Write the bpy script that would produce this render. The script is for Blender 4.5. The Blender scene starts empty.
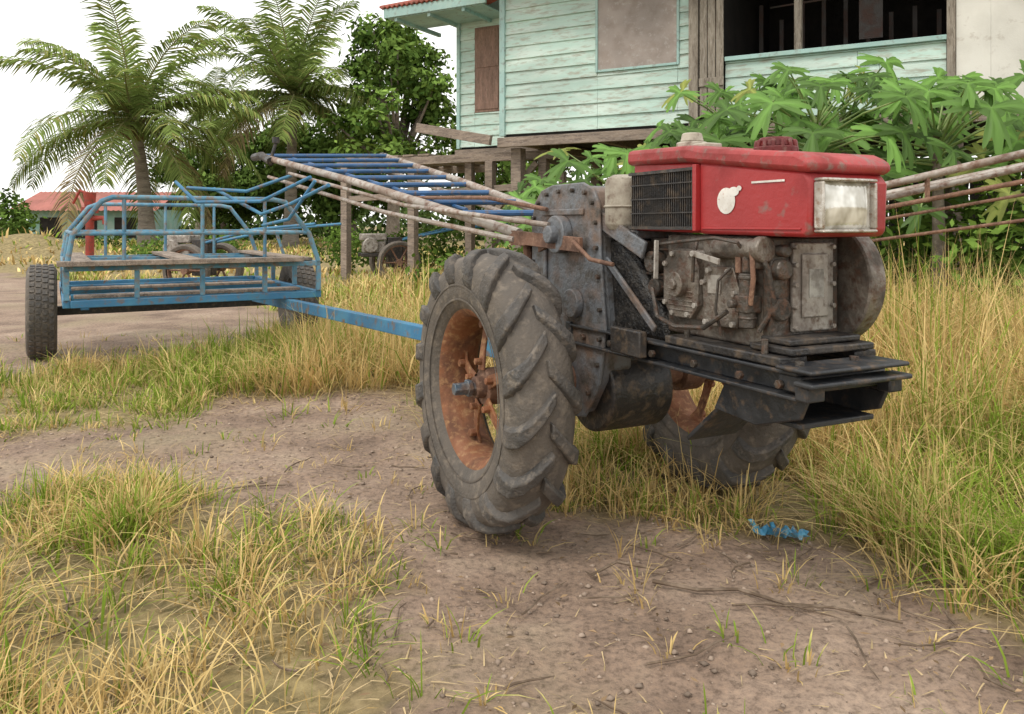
import bpy, math, random
import numpy as np
from mathutils import Vector, Matrix
random.seed(7); rng=np.random.default_rng(11)
sc=bpy.context.scene
COL=sc.collection
# ------------------------------------------------------------------ helpers
def hx(i,j,s):
    n=(i.astype(np.int64)*374761393+j.astype(np.int64)*668265263+s*974634777)&0x7fffffff
    n=((n^(n>>13))*1274126177)&0x7fffffff
    return ((n^(n>>16))&0xffff)/65535.0
def vn(x,y,s=0):
    x=np.asarray(x,float);y=np.asarray(y,float)
    i=np.floor(x);j=np.floor(y);a=x-i;b=y-j
    a=a*a*(3-2*a);b=b*b*(3-2*b)
    return (hx(i,j,s)*(1-a)*(1-b)+hx(i+1,j,s)*a*(1-b)+hx(i,j+1,s)*(1-a)*b+hx(i+1,j+1,s)*a*b)
def fbm(x,y,s=0,o=4):
    t=0;w=0.5;f=1;n=0
    for k in range(o):
        t=t+w*vn(np.asarray(x)*f,np.asarray(y)*f,s+k);n+=w;w*=.5;f*=2.03
    return t/n
def mesh_np(name,V,Q=None,T=None,C=None,mat=None,parent=None,smooth=False,obj=True):
    me=bpy.data.meshes.new(name)
    V=np.asarray(V,np.float32)
    Q=np.zeros((0,4),np.int32) if Q is None else np.asarray(Q,np.int32)
    T=np.zeros((0,3),np.int32) if T is None else np.asarray(T,np.int32)
    me.vertices.add(len(V));me.vertices.foreach_set("co",V.ravel())
    L=np.concatenate([Q.ravel(),T.ravel()]).astype(np.int32)
    me.loops.add(len(L));me.loops.foreach_set("vertex_index",L)
    st=np.concatenate([np.arange(len(Q))*4,len(Q)*4+np.arange(len(T))*3]).astype(np.int32)
    me.polygons.add(len(st));me.polygons.foreach_set("loop_start",st)
    if smooth: me.polygons.foreach_set("use_smooth",np.ones(len(st),bool))
    me.update(calc_edges=True)
    if C is not None:
        at=me.color_attributes.new("Col","FLOAT_COLOR","POINT")
        c=np.ones((len(V),4),np.float32);c[:,:3]=C;at.data.foreach_set("color",c.ravel())
    if mat: me.materials.append(mat)
    ob=bpy.data.objects.new(name,me);COL.objects.link(ob)
    if parent: ob.parent=parent
    return ob
def empty(name,loc=(0,0,0),rz=0):
    e=bpy.data.objects.new(name,None);COL.objects.link(e)
    e.location=loc;e.rotation_euler=(0,0,rz);e.empty_display_size=.2
    return e
class B:
    def __init__(s): s.v=[];s.f=[]
    def raw(s,v,f):
        o=len(s.v);s.v+= [tuple(a) for a in v];s.f+=[tuple(i+o for i in q) for q in f];return s
    def box(s,x0,x1,y0,y1,z0,z1):
        v=[(x,y,z) for x in(x0,x1) for y in(y0,y1) for z in(z0,z1)]
        return s.raw(v,[(0,1,3,2),(4,6,7,5),(0,4,5,1),(2,3,7,6),(0,2,6,4),(1,5,7,3)])
    def obox(s,p0,p1,w,h,up=(0,0,1)):
        p0=Vector(p0);p1=Vector(p1);d=(p1-p0).normalized();u=Vector(up)
        if abs(d.dot(u))>.98:u=Vector((0,1,0))
        a=d.cross(u).normalized();b=a.cross(d).normalized()
        v=[p+a*i*w/2+b*j*h/2 for p in(p0,p1) for i in(-1,1) for j in(-1,1)]
        return s.raw(v,[(0,1,3,2),(4,6,7,5),(0,4,5,1),(2,3,7,6),(0,2,6,4),(1,5,7,3)])
    def tube(s,pts,r,n=10,cap=True):
        pts=[Vector(p) for p in pts];rs=r if isinstance(r,(list,tuple)) else [r]*len(pts)
        o=len(s.v);a=None
        for i,p in enumerate(pts):
            if i==0:d=pts[1]-p
            elif i==len(pts)-1:d=p-pts[i-1]
            else:d=(pts[i+1]-p).normalized()+(p-pts[i-1]).normalized()
            d.normalize()
            if a is None:
                a=d.cross(Vector((0,0,1)))
                if a.length<.1:a=d.cross(Vector((1,0,0)))
            else:a=a-d*a.dot(d)
            a.normalize();b=d.cross(a)
            for k in range(n):
                t=2*math.pi*k/n;s.v.append(tuple(p+(a*math.cos(t)+b*math.sin(t))*rs[i]))
        for i in range(len(pts)-1):
            for k in range(n):
                k2=(k+1)%n;s.f.append((o+i*n+k,o+i*n+k2,o+(i+1)*n+k2,o+(i+1)*n+k))
        if cap:
            s.f.append(tuple(o+k for k in range(n))[::-1]);m=o+(len(pts)-1)*n
            s.f.append(tuple(m+k for k in range(n)))
        return s
    def cyl(s,p0,p1,r,r1=None,n=20):return s.tube([p0,p1],[r,r if r1 is None else r1],n)
    def ext(s,prof,y0,y1):   # prof in (x,z), extruded in y
        n=len(prof);v=[(a,y0,b) for a,b in prof]+[(a,y1,b) for a,b in prof]
        f=[tuple(range(n)),tuple(range(n,2*n))[::-1]]
        for i in range(n):
            j=(i+1)%n;f.append((i,i+n,j+n,j))
        return s.raw(v,f)
    def lathey(s,prof,c,n=48,closed=False):  # prof (w,r) around y axis
        o=len(s.v);m=len(prof)
        for k in range(n):
            t=2*math.pi*k/n
            for w,r in prof:s.v.append((c[0]+r*math.cos(t),c[1]+w,c[2]+r*math.sin(t)))
        for k in range(n):
            k2=(k+1)%n
            for i in range(m if closed else m-1):
                j=(i+1)%m;s.f.append((o+k*m+i,o+k*m+j,o+k2*m+j,o+k2*m+i))
        return s
    def ob(s,name,mat,parent=None,bevel=0,smooth=True,ang=35):
        me=bpy.data.meshes.new(name);me.from_pydata(s.v,[],s.f);me.update()
        import bmesh
        bm=bmesh.new();bm.from_mesh(me);bmesh.ops.recalc_face_normals(bm,faces=bm.faces);bm.to_mesh(me);bm.free()
        if smooth:
            me.polygons.foreach_set("use_smooth",[True]*len(me.polygons));me.set_sharp_from_angle(angle=math.radians(ang))
        me.materials.append(mat)
        o=bpy.data.objects.new(name,me);COL.objects.link(o)
        if parent:o.parent=parent
        if bevel:
            m=o.modifiers.new("bev","BEVEL");m.width=bevel;m.segments=2;m.limit_method='ANGLE';m.angle_limit=math.radians(40);m.harden_normals=False
        return o
# ------------------------------------------------------------------ materials
def M(name,c1,c2=None,c3=None,s=7,lo=.45,hi=.62,rough=.55,r2=.85,metal=0,bump=.25,bs=60,f2=.35,stretch=None):
    m=bpy.data.materials.new(name);m.use_nodes=True;nt=m.node_tree;N=nt.nodes;L=nt.links
    bs_=N["Principled BSDF"]
    tc=N.new("ShaderNodeTexCoord");src=tc.outputs["Object"]
    if stretch:
        mp=N.new("ShaderNodeMapping");mp.inputs["Scale"].default_value=stretch;L.new(src,mp.inputs[0]);src=mp.outputs[0]
    def noise(sc_,d=6):
        n=N.new("ShaderNodeTexNoise");n.inputs["Scale"].default_value=sc_;n.inputs["Detail"].default_value=d
        n.inputs["Roughness"].default_value=.62;L.new(src,n.inputs["Vector"]);return n.outputs["Fac"]
    def ramp(f,a,b):
        r=N.new("ShaderNodeMapRange");r.inputs[1].default_value=a;r.inputs[2].default_value=b;L.new(f,r.inputs[0]);return r.outputs[0]
    def mix(f,a,b):
        x=N.new("ShaderNodeMix");x.data_type='RGBA';L.new(f,x.inputs[0])
        for k,val in((6,a),(7,b)):
            if isinstance(val,tuple):x.inputs[k].default_value=(*val,1)
            else:L.new(val,x.inputs[k])
        return x.outputs[2]
    if c2 is None:c2=tuple(a*.6 for a in c1)
    f=ramp(noise(s,6),lo,hi);col=mix(f,c1,c2)
    if c3 is not None:
        g=ramp(noise(s*3.7,5),.6-f2*.25,.72-f2*.1);col=mix(g,col,c3)
    v=ramp(noise(s*.35,2),.3,.7)
    x=N.new("ShaderNodeMix");x.data_type='RGBA';x.blend_type='MULTIPLY';x.inputs[0].default_value=1
    L.new(col,x.inputs[6]);vv=mix(v,(.75,.75,.75),(1.1,1.1,1.1));L.new(vv,x.inputs[7])
    L.new(x.outputs[2],bs_.inputs["Base Color"])
    rr=N.new("ShaderNodeMapRange");rr.inputs[3].default_value=rough;rr.inputs[4].default_value=r2;L.new(f,rr.inputs[0]);L.new(rr.outputs[0],bs_.inputs["Roughness"])
    bs_.inputs["Metallic"].default_value=metal
    if bump:
        b=N.new("ShaderNodeBump");b.inputs["Strength"].default_value=bump;b.inputs["Distance"].default_value=.01
        L.new(noise(bs,3),b.inputs["Height"]);L.new(b.outputs[0],bs_.inputs["Normal"])
    return m
def leafmat(name,trans=.3,gloss=0):
    m=bpy.data.materials.new(name);m.use_nodes=True;nt=m.node_tree;N=nt.nodes;L=nt.links
    p=N["Principled BSDF"]
    a=N.new("ShaderNodeVertexColor");a.layer_name="Col"
    if gloss:
        p.inputs["Roughness"].default_value=.5;p.inputs["Specular IOR Level"].default_value=.3;L.new(a.outputs[0],p.inputs["Base Color"]);o=p.outputs[0]
    else:
        N.remove(p);p=N.new("ShaderNodeBsdfDiffuse");L.new(a.outputs[0],p.inputs[0]);o=p.outputs[0]
    if trans:
        t=N.new("ShaderNodeBsdfTranslucent");L.new(a.outputs[0],t.inputs[0])
        mx=N.new("ShaderNodeMixShader");mx.inputs[0].default_value=trans
        L.new(o,mx.inputs[1]);L.new(t.outputs[0],mx.inputs[2]);o=mx.outputs[0]
    L.new(o,N["Material Output"].inputs[0])
    return m
m_red=M("red_paint",(.42,.03,.032),(.31,.028,.03),(.26,.15,.13),s=5,rough=.4,r2=.65,bump=.12,f2=.05)
m_redlid=M("red_lid_paint",(.38,.045,.045),(.26,.035,.033),(.22,.13,.11),s=8,rough=.5,r2=.75,bump=.15,f2=.3)
m_black=M("greasy_black",(.024,.022,.022),(.05,.043,.038),(.11,.08,.055),s=9,rough=.42,r2=.75,bump=.35,f2=.4)
m_blackrail=M("black_frame_paint",(.018,.020,.024),(.04,.04,.042),(.11,.075,.05),s=9,rough=.42,r2=.7,bump=.2,f2=.25)
m_tar=M("oily_grime",(.016,.016,.017),(.04,.036,.032),(.07,.06,.05),s=30,rough=.3,r2=.6,bump=1.0,bs=70)
m_eng=M("engine_metal",(.21,.18,.15),(.085,.07,.057),(.11,.06,.04),s=11,rough=.40,r2=.8,metal=.25,bump=.5,f2=.45)
m_engl=M("engine_cover_metal",(.40,.37,.33),(.22,.19,.165),(.13,.085,.06),s=9,rough=.45,r2=.75,metal=.2,bump=.25,f2=.35)
m_engd=M("engine_dark_metal",(.085,.072,.06),(.04,.034,.028),(.12,.065,.042),s=13,rough=.42,r2=.85,metal=.25,bump=.5,f2=.5)
m_case=M("gearbox_case_paint",(.15,.16,.175),(.18,.125,.095),(.08,.07,.06),s=6,lo=.47,hi=.6,rough=.42,r2=.85,bump=.45,f2=.45)
m_rust=M("rusty_steel",(.21,.11,.07),(.12,.065,.045),(.30,.18,.12),s=14,rough=.75,r2=.95,bump=.4)
m_rim=M("rusty_orange_rim",(.27,.105,.045),(.15,.07,.042),(.38,.21,.10),s=12,lo=.4,hi=.65,rough=.65,r2=.95,bump=.35,f2=.35)
m_beige=M("beige_tank_paint",(.46,.42,.34),(.29,.25,.20),(.16,.11,.08),s=9,rough=.5,r2=.8,bump=.2)
m_blue=M("blue_paint",(.04,.18,.34),(.07,.24,.38),(.18,.12,.08),s=6,rough=.5,r2=.8,bump=.2,f2=.3)
m_bluef=M("faded_blue_paint",(.14,.31,.42),(.08,.23,.36),(.24,.18,.14),s=7,rough=.6,r2=.9,bump=.2,f2=.5)
m_dblue=M("dark_blue_paint",(.025,.09,.22),(.05,.13,.28),(.14,.11,.10),s=8,rough=.4,r2=.75,bump=.15,f2=.25)
m_pipe=M("worn_grey_pipe",(.40,.36,.32),(.27,.20,.16),(.18,.10,.07),s=8,rough=.45,r2=.85,metal=.15,bump=.2,f2=.45)
m_hub=M("hub_blue_steel",(.10,.15,.20),(.16,.10,.07),(.3,.27,.25),s=14,rough=.4,r2=.8,metal=.3,bump=.2)
m_wood=M("weathered_wood",(.30,.235,.185),(.18,.14,.115),(.40,.34,.29),s=6,rough=.85,r2=.95,bump=.5,bs=40,stretch=(1,6,6))
m_woodv=M("weathered_wood_vertical",(.30,.26,.21),(.17,.14,.11),(.40,.36,.31),s=6,rough=.85,r2=.95,bump=.5,bs=40,stretch=(6,6,.8))
m_clap=M("pale_turquoise_boards",(.49,.66,.585),(.61,.73,.66),(.40,.41,.34),s=2.6,rough=.75,r2=.9,bump=.4,bs=30,stretch=(.6,3,3),f2=.38)
m_shut=M("faded_shutter",(.36,.31,.28),(.31,.26,.23),(.42,.38,.35),s=5,rough=.85,r2=.95,bump=.15,f2=.2)
m_white=M("whitewashed_boards",(.74,.72,.66),(.68,.66,.60),(.55,.51,.45),s=2.5,rough=.8,r2=.95,bump=.2,f2=.05)
m_fascia=M("turquoise_fascia",(.35,.53,.50),(.42,.58,.53),(.27,.32,.29),s=4,rough=.7,r2=.9,f2=.2)
m_roof=M("red_roof_tile",(.40,.11,.075),(.28,.09,.065),(.2,.11,.09),s=3,rough=.8,r2=.95,bump=.3)
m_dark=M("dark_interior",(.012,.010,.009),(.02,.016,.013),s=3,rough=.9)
m_brown=M("brown_door_wood",(.27,.16,.12),(.19,.12,.09),(.33,.23,.18),s=6,rough=.8,r2=.9,stretch=(5,5,1))
m_wheelw=M("trailer_rim_steel",(.33,.32,.31),(.18,.15,.13),(.2,.13,.09),s=14,rough=.5,r2=.85,metal=.2)
m_bark=M("bark",(.20,.165,.13),(.12,.095,.075),(.28,.24,.2),s=6,rough=.9,r2=1,bump=.8,bs=20)
m_palmbark=M("palm_bark",(.28,.24,.20),(.18,.15,.12),(.36,.32,.27),s=3,rough=.9,r2=1,bump=.9,bs=8,stretch=(1,1,5))
m_leaf=leafmat("foliage",.22);m_leafo=leafmat("foliage_far",0);m_grass=leafmat("grass_blades",.25);m_grassf=leafmat("grass_blades_far",0);m_pap=leafmat("papaya_leaf",.3,1)
m_tyre=M("dusty_tyre_rubber",(.10,.087,.075),(.155,.13,.107),(.21,.175,.14),s=8,lo=.4,hi=.7,rough=.75,r2=.95,bump=.4,bs=90,f2=.35)
m_lug=M("worn_lug_rubber",(.06,.057,.055),(.12,.104,.09),(.19,.16,.13),s=10,lo=.38,hi=.66,rough=.55,r2=.9,bump=.6,bs=70,f2=.3)
def lens():
    m=bpy.data.materials.new("headlamp_lens");m.use_nodes=True;nt=m.node_tree;N=nt.nodes;L=nt.links;p=N["Principled BSDF"]
    p.inputs["Roughness"].default_value=.08;p.inputs["Coat Weight"].default_value=1;p.inputs["Metallic"].default_value=.45
    tc=N.new("ShaderNodeTexCoord");w=N.new("ShaderNodeTexWave");w.bands_direction='Y';w.inputs["Scale"].default_value=26;w.inputs["Distortion"].default_value=1.2
    L.new(tc.outputs["Object"],w.inputs[0]);b=N.new("ShaderNodeBump");b.inputs["Strength"].default_value=.16;b.inputs["Distance"].default_value=.004
    L.new(w.outputs[1],b.inputs["Height"]);L.new(b.outputs[0],p.inputs["Normal"])
    n=N.new("ShaderNodeTexNoise");n.inputs["Scale"].default_value=22;n.inputs["Detail"].default_value=2;L.new(tc.outputs["Object"],n.inputs[0])
    r=N.new("ShaderNodeValToRGB");r.color_ramp.elements[0].position=.38;r.color_ramp.elements[0].color=(.45,.43,.37,1);r.color_ramp.elements[1].position=.6;r.color_ramp.elements[1].color=(.88,.87,.82,1)
    L.new(n.outputs[0],r.inputs[0]);L.new(r.outputs[0],p.inputs["Base Color"]);return m
m_lens=lens()
m_frame=M("headlamp_bezel",(.6,.57,.52),(.42,.38,.33),(.3,.2,.14),s=20,rough=.25,r2=.55,metal=.6,bump=.1)
m_wht=M("white_decal",(.78,.76,.72),(.68,.65,.6),(.5,.3,.25),s=30,rough=.5,bump=0,f2=.1)
m_tarp=M("blue_plastic",(.06,.27,.45),(.14,.40,.56),(.25,.24,.2),s=16,rough=.4,bump=.3,f2=.4)

# ------------------------------------------------------------------ camera / light / world
H=.9
cam=bpy.data.cameras.new("camera");co=bpy.data.objects.new("camera",cam);COL.objects.link(co)
co.location=(0,0,H);co.rotation_euler=(math.radians(90),0,0)
cam.sensor_width=36;cam.lens=800/1024*36;cam.shift_y=-(357-225)/1024
cam.clip_start=.05;cam.clip_end=2000;sc.camera=co
w=bpy.data.worlds.new("World");sc.world=w;w.use_nodes=True
N=w.node_tree.nodes;L=w.node_tree.links;bg=N["Background"]
sky=N.new("ShaderNodeTexSky");sky.sky_type='NISHITA';sky.sun_disc=False
sd=Vector((-.42,-.5,.95)).normalized()
sky.sun_elevation=math.asin(sd.z);sky.sun_rotation=math.atan2(sd.x,sd.y)%(2*math.pi)
sky.air_density=1.0;sky.dust_density=1.5;sky.ozone_density=1.0
hs=N.new("ShaderNodeHueSaturation");hs.inputs["Saturation"].default_value=.2;hs.inputs["Value"].default_value=1
L.new(sky.outputs[0],hs.inputs["Color"])
ov=N.new("ShaderNodeMix");ov.data_type='RGBA';ov.inputs[0].default_value=.78;L.new(hs.outputs[0],ov.inputs[6]);ov.inputs[7].default_value=(11.2,11.1,10.7,1)
L.new(ov.outputs[2],bg.inputs[0]);bg.inputs[1].default_value=.15
sl=bpy.data.lights.new("sun","SUN");sl.energy=1.5;sl.angle=math.radians(18);sl.color=(1,.93,.83)
so=bpy.data.objects.new("sun",sl);COL.objects.link(so);so.rotation_euler=sd.to_track_quat('Z','Y').to_euler();so.location=(0,0,20)
sc.view_settings.view_transform='Standard';sc.view_settings.look='None';sc.view_settings.exposure=0

# ------------------------------------------------------------------ terrain masks
P1=np.array([(-9,3.0),(-4,3.15),(-2.6,3.35),(-1.55,3.6),(-1.42,4.15),(-.6,4.25),(-.3,3.5),(-.1,2.85),(.2,2.50),(.80,2.20),(1.15,1.95),(1.35,1.4),(1.6,.5),(1.6,-4),(-.25,-4),(-.2,1),(-.36,1.72),(-.5,2.05),(-.8,2.40),(-1.25,2.78),(-1.7,2.6),(-4,2.45),(-9,2.2)])
P2=np.array([(-14,4.9),(-3.3,4.9),(-2.4,5.2),(-1.7,6.0),(-2.0,7.5),(-3.2,9.0),(-5,11),(-9,14),(-20,16),(-20,5)])
def inpoly(x,y,P):
    c=np.zeros(x.shape,bool);n=len(P)
    for i in range(n):
        x1,y1=P[i];x2,y2=P[(i+1)%n]
        if y1==y2:continue
        k=((y1>y)!=(y2>y))&(x<(x2-x1)*(y-y1)/(y2-y1)+x1);c^=k
    return c
def dirt(x,y):
    x=np.asarray(x,float);y=np.asarray(y,float);t=0
    nx=(fbm(x*2.2,y*2.2,3)-.5)*.6;ny=(fbm(x*2.2,y*2.2,9)-.5)*.6
    for dx,dy in((0,0),(.1,0),(-.1,0),(0,.1),(0,-.1)):
        t=t+(inpoly(x+nx+dx,y+ny+dy,P1)|inpoly(x+nx*2+dx,y+ny*2+dy,P2))
    return t/5.
def gz(x,y):
    x=np.asarray(x,float);y=np.asarray(y,float)
    near=np.exp(-((x/9)**2+((y-3)/9)**2))
    h=(fbm(x*1.3,y*1.3,21,3)-.5)*.07*near+(fbm(x*7,y*7,5,4)-.5)*.025*near
    far=np.clip((np.hypot(x,y)-9)/15,0,1)
    h=h+far*((fbm(x*.12,y*.12,40,3)-.5)*.9)*np.clip(1-np.hypot(x,y)/150,0,1)
    h=h+.6*np.exp(-(((x+11.4)/1.5)**2+((y-18.5)/1.2)**2))
    return h
def axis(a):
    return np.concatenate([np.linspace(*s,endpoint=False) for s in a]+[np.array([a[-1][1]])])
xs=axis([(-600,-60,14),(-60,-12,40),(-12,-4,55),(-4,4,300),(4,12,55),(12,60,40),(60,600,14)])
ys=axis([(-60,-2,20),(-2,1.2,30),(1.2,6,230),(6,14,110),(14,60,70),(60,900,25)])
X,Y=np.meshgrid(xs,ys);Z=gz(X,Y);D=dirt(X,Y)
Z=Z+D*(fbm(X*24,Y*24,77,3)-.5)*.018*(np.hypot(X,Y)<7)
nx,ny=len(xs),len(ys);idx=np.arange(nx*ny).reshape(ny,nx)
Qd=np.stack([idx[:-1,:-1],idx[:-1,1:],idx[1:,1:],idx[1:,:-1]],-1).reshape(-1,4)
C=np.stack([D,D*0,D*0],-1).reshape(-1,3)
mg=bpy.data.materials.new("ground_soil");mg.use_nodes=True;nt=mg.node_tree;N=nt.nodes;L=nt.links;pb=N["Principled BSDF"]
tc=N.new("ShaderNodeTexCoord");vc=N.new("ShaderNodeVertexColor");vc.layer_name="Col";sp=N.new("ShaderNodeSeparateColor");L.new(vc.outputs[0],sp.inputs[0])
def nz(s,d=8,r=.6):
    n=N.new("ShaderNodeTexNoise");n.inputs["Scale"].default_value=s;n.inputs["Detail"].default_value=d;n.inputs["Roughness"].default_value=r;L.new(tc.outputs["Object"],n.inputs[0]);return n.outputs[0]
def rp(f,st):
    r=N.new("ShaderNodeValToRGB");e=r.color_ramp.elements
    while len(e)<len(st):e.new(.5)
    for k,(p_,c) in enumerate(st):e[k].position=p_;e[k].color=(*c,1)
    L.new(f,r.inputs[0]);return r.outputs[0]
def mx(f,a,b,bt='MIX'):
    x=N.new("ShaderNodeMix");x.data_type='RGBA';x.blend_type=bt
    if isinstance(f,float):x.inputs[0].default_value=f
    else:L.new(f,x.inputs[0])
    L.new(a,x.inputs[6]);L.new(b,x.inputs[7]);return x.outputs[2]
dc=rp(nz(2.2,6),[(.3,(.17,.115,.082)),(.48,(.29,.205,.15)),(.7,(.42,.315,.24))])
dsp=rp(nz(55,4,.7),[(.32,(.5,.48,.46)),(.5,(1,1,1)),(.7,(1.3,1.27,1.22))])
dcc=mx(1.0,dc,dsp,'MULTIPLY')
moss=rp(nz(1.1,4),[(.5,(0,0,0)),(.66,(1,1,1))])
mossc=rp(nz(20,4),[(.3,(.13,.12,.05)),(.7,(.26,.22,.10))])
x=N.new("ShaderNodeMath");x.operation='MULTIPLY';x.inputs[1].default_value=.4;L.new(moss,x.inputs[0])
dcc=mx(x.outputs[0],dcc,mossc)
gc=rp(nz(16,6,.7),[(.3,(.10,.085,.035)),(.5,(.26,.20,.09)),(.7,(.42,.33,.16))])
fin=mx(sp.outputs[0],gc,dcc);L.new(fin,pb.inputs["Base Color"]);pb.inputs["Roughness"].default_value=.9
bp=N.new("ShaderNodeBump");bp.inputs["Strength"].default_value=.8;bp.inputs["Distance"].default_value=.014;L.new(nz(45,6,.75),bp.inputs["Height"]);L.new(bp.outputs[0],pb.inputs["Normal"])
mesh_np("ground",np.stack([X,Y,Z],-1).reshape(-1,3),Qd,None,C,mg,smooth=True)

# ------------------------------------------------------------------ grass
def box_w(x,y,x0,x1,y0,y1,s=.35):
    sg=lambda t:1/(1+np.exp(-np.clip(t/s*3,-30,30)))
    return sg(x-x0)*sg(x1-x)*sg(y-y0)*sg(y1-y)
def veg(x,y):
    h=np.full(x.shape,.17);st=np.full(x.shape,.55);dn=np.ones(x.shape)
    def put(wt,hh,ss,dd=None):
        nonlocal h,st,dn
        h=h*(1-wt)+hh*wt;st=st*(1-wt)+ss*wt
        if dd is not None:dn=dn*(1-wt)+dd*wt
    put(box_w(x,y,-9,-.3,-3,2.9),.14,.45,.9)
    put(box_w(x,y,-.95,-.2,1.2,2.35,.2),.12,.86,.8)
    put(box_w(x,y,-9,-1.0,1.2,2.0,.3),.19,.2)
    put(box_w(x,y,-9,-1.4,3.2,4.7),.09,.25,.85)
    put(box_w(x,y,-2.2,-1.0,4.3,6.0),.20,.22)
    put(box_w(x,y,-1.30,.6,4.0,9.5),.36,.97)
    put(box_w(x,y,.0,1.3,2.3,4.5),.20,.84)
    put(box_w(x,y,1.15,2.0,2.0,3.0),.19,.75,.8)
    put(box_w(x,y,1.25,9,2.9,6.2),.60,.95)
    put(box_w(x,y,.7,1.35,3.1,6.5),.34,.92)
    put(box_w(x,y,1.2,2.2,1.2,2.3,.2),.20,.25)
    put(box_w(x,y,1.65,2.6,2.2,3.0,.2),.30,.25)
    put(box_w(x,y,-2,9,6.5,14),.35,.6)
    put(box_w(x,y,-30,-2.5,5,40),.15,.5,.8)
    n=fbm(x*1.6,y*1.6,60,3);st=np.clip(st+(n-.5)*1.3,0.02,.98)
    h=h*(.5+1.0*fbm(x*3.0,y*3.0,90,3))
    return h,st,dn
def blades(name,rect,ntuft,per,wid,seg=3,spread=.035,hs=1.0,flat=False):
    x0,x1,y0,y1=rect
    x=rng.uniform(x0,x1,ntuft);y=rng.uniform(y0,y1,ntuft)
    k=(np.abs(x)<y*.80+1.0);x=x[k];y=y[k]
    h,st,dn=veg(x,y);d=dirt(x,y);cl=fbm(x*3.5,y*3.5,33,3)
    pk=(1-d)*dn*np.clip((cl-.33)*3.6,.06,1);pk=np.maximum(pk,.022*(y<7))
    if flat:pk=np.maximum(pk,.25*(d<1)+.06)
    k=rng.random(len(x))<pk;x=x[k];y=y[k];h=h[k];st=st[k];d=d[k]
    h=h*(1-.6*d)
    n=len(x);tg=rng.random(n)<st;tv=rng.normal(0,1,n);th=rng.uniform(.5,1.3,n)
    R=lambda a:np.repeat(a,per)
    x=R(x);y=R(y);h=R(h*th)*rng.uniform(.4,1.3,n*per)*hs;tg=R(tg)^(rng.random(n*per)<.10);tv=R(tv)
    m=len(x);a=rng.uniform(0,2*np.pi,m);rr=np.abs(rng.normal(0,spread,m))
    bx=x+np.cos(a)*rr;by=y+np.sin(a)*rr;bz=gz(bx,by)-.006
    a=a+rng.normal(0,.5,m)
    lean=np.abs(rng.normal(.6,.45,m))+.25*(rng.random(m)<.15)*2
    dx=np.cos(a)*lean;dy=np.sin(a)*lean
    pa=a+np.pi/2+rng.normal(0,.6,m);wx=np.cos(pa)*wid/2*rng.uniform(.6,1.4,m);wy=np.sin(pa)*wid/2
    lv=[];ts=[0,.4,.75,1] if seg==3 else [0,.55,1]
    for t in ts:
        up=h*(t-.36*lean.clip(0,1.6)*t**2.2);out=h*(t**1.7)*.95
        cx=bx+dx*out;cy=by+dy*out;cz=bz+np.maximum(up,.004)
        if t<1:
            s=1-.35*t;lv.append(np.stack([cx-wx*s,cy-wy*s,cz],-1));lv.append(np.stack([cx+wx*s,cy+wy*s,cz],-1))
        else:lv.append(np.stack([cx,cy,cz],-1))
    nv=len(lv);V=np.stack(lv,1).reshape(-1,3);o=(np.arange(m)*nv)[:,None]
    Qs=[]
    for s in range(len(ts)-2):Qs.append(o+np.array([[2*s,2*s+1,2*s+3,2*s+2]]))
    Q=np.concatenate(Qs);T=o+np.array([[nv-3,nv-2,nv-1]])
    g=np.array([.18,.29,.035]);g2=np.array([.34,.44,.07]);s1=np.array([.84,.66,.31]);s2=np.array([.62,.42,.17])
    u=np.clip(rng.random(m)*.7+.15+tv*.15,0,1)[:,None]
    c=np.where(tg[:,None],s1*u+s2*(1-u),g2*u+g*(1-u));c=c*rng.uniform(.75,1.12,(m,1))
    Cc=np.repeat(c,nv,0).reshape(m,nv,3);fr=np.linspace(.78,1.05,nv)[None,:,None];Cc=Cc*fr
    tip=(np.arange(nv)>=nv-3)[None,:,None]&(~tg)[:,None,None]&(rng.random(m)<.3)[:,None,None]
    Cc=np.where(tip,Cc*.4+s1*.6,Cc)
    return V,Q,T,Cc.reshape(-1,3)
def join(parts):
    V=[];Q=[];T=[];C=[];o=0
    for v,q,t,c in parts:
        V.append(v);Q.append(q+o);T.append(t+o);C.append(c);o+=len(v)
    return np.concatenate(V),np.concatenate(Q),np.concatenate(T),np.concatenate(C)
G=[blades("a",(-2.8,2.8,1.0,3.2),13000,10,.0042),
   blades("b",(-4.5,5,3.2,6.5),17000,9,.0062,2,spread=.045)]
v,q,t,c=blades("e",(-2.8,2.8,1.0,4.6),12000,7,.0035,2,.07,.9,True)
v[:,2]=gz(v[:,0],v[:,1])+ (v[:,2]-gz(v[:,0],v[:,1])).clip(0,1)*.12+.005
c=c*0+np.array([.58,.45,.26])*rng.uniform(.6,1.2,(len(c)//5,1)).repeat(5,0);G.append((v,q,t,c))
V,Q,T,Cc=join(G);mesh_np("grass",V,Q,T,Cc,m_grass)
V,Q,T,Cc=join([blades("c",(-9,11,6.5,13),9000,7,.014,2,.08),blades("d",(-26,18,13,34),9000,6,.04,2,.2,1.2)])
mesh_np("grass",V,Q,T,Cc,m_grassf)

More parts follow.
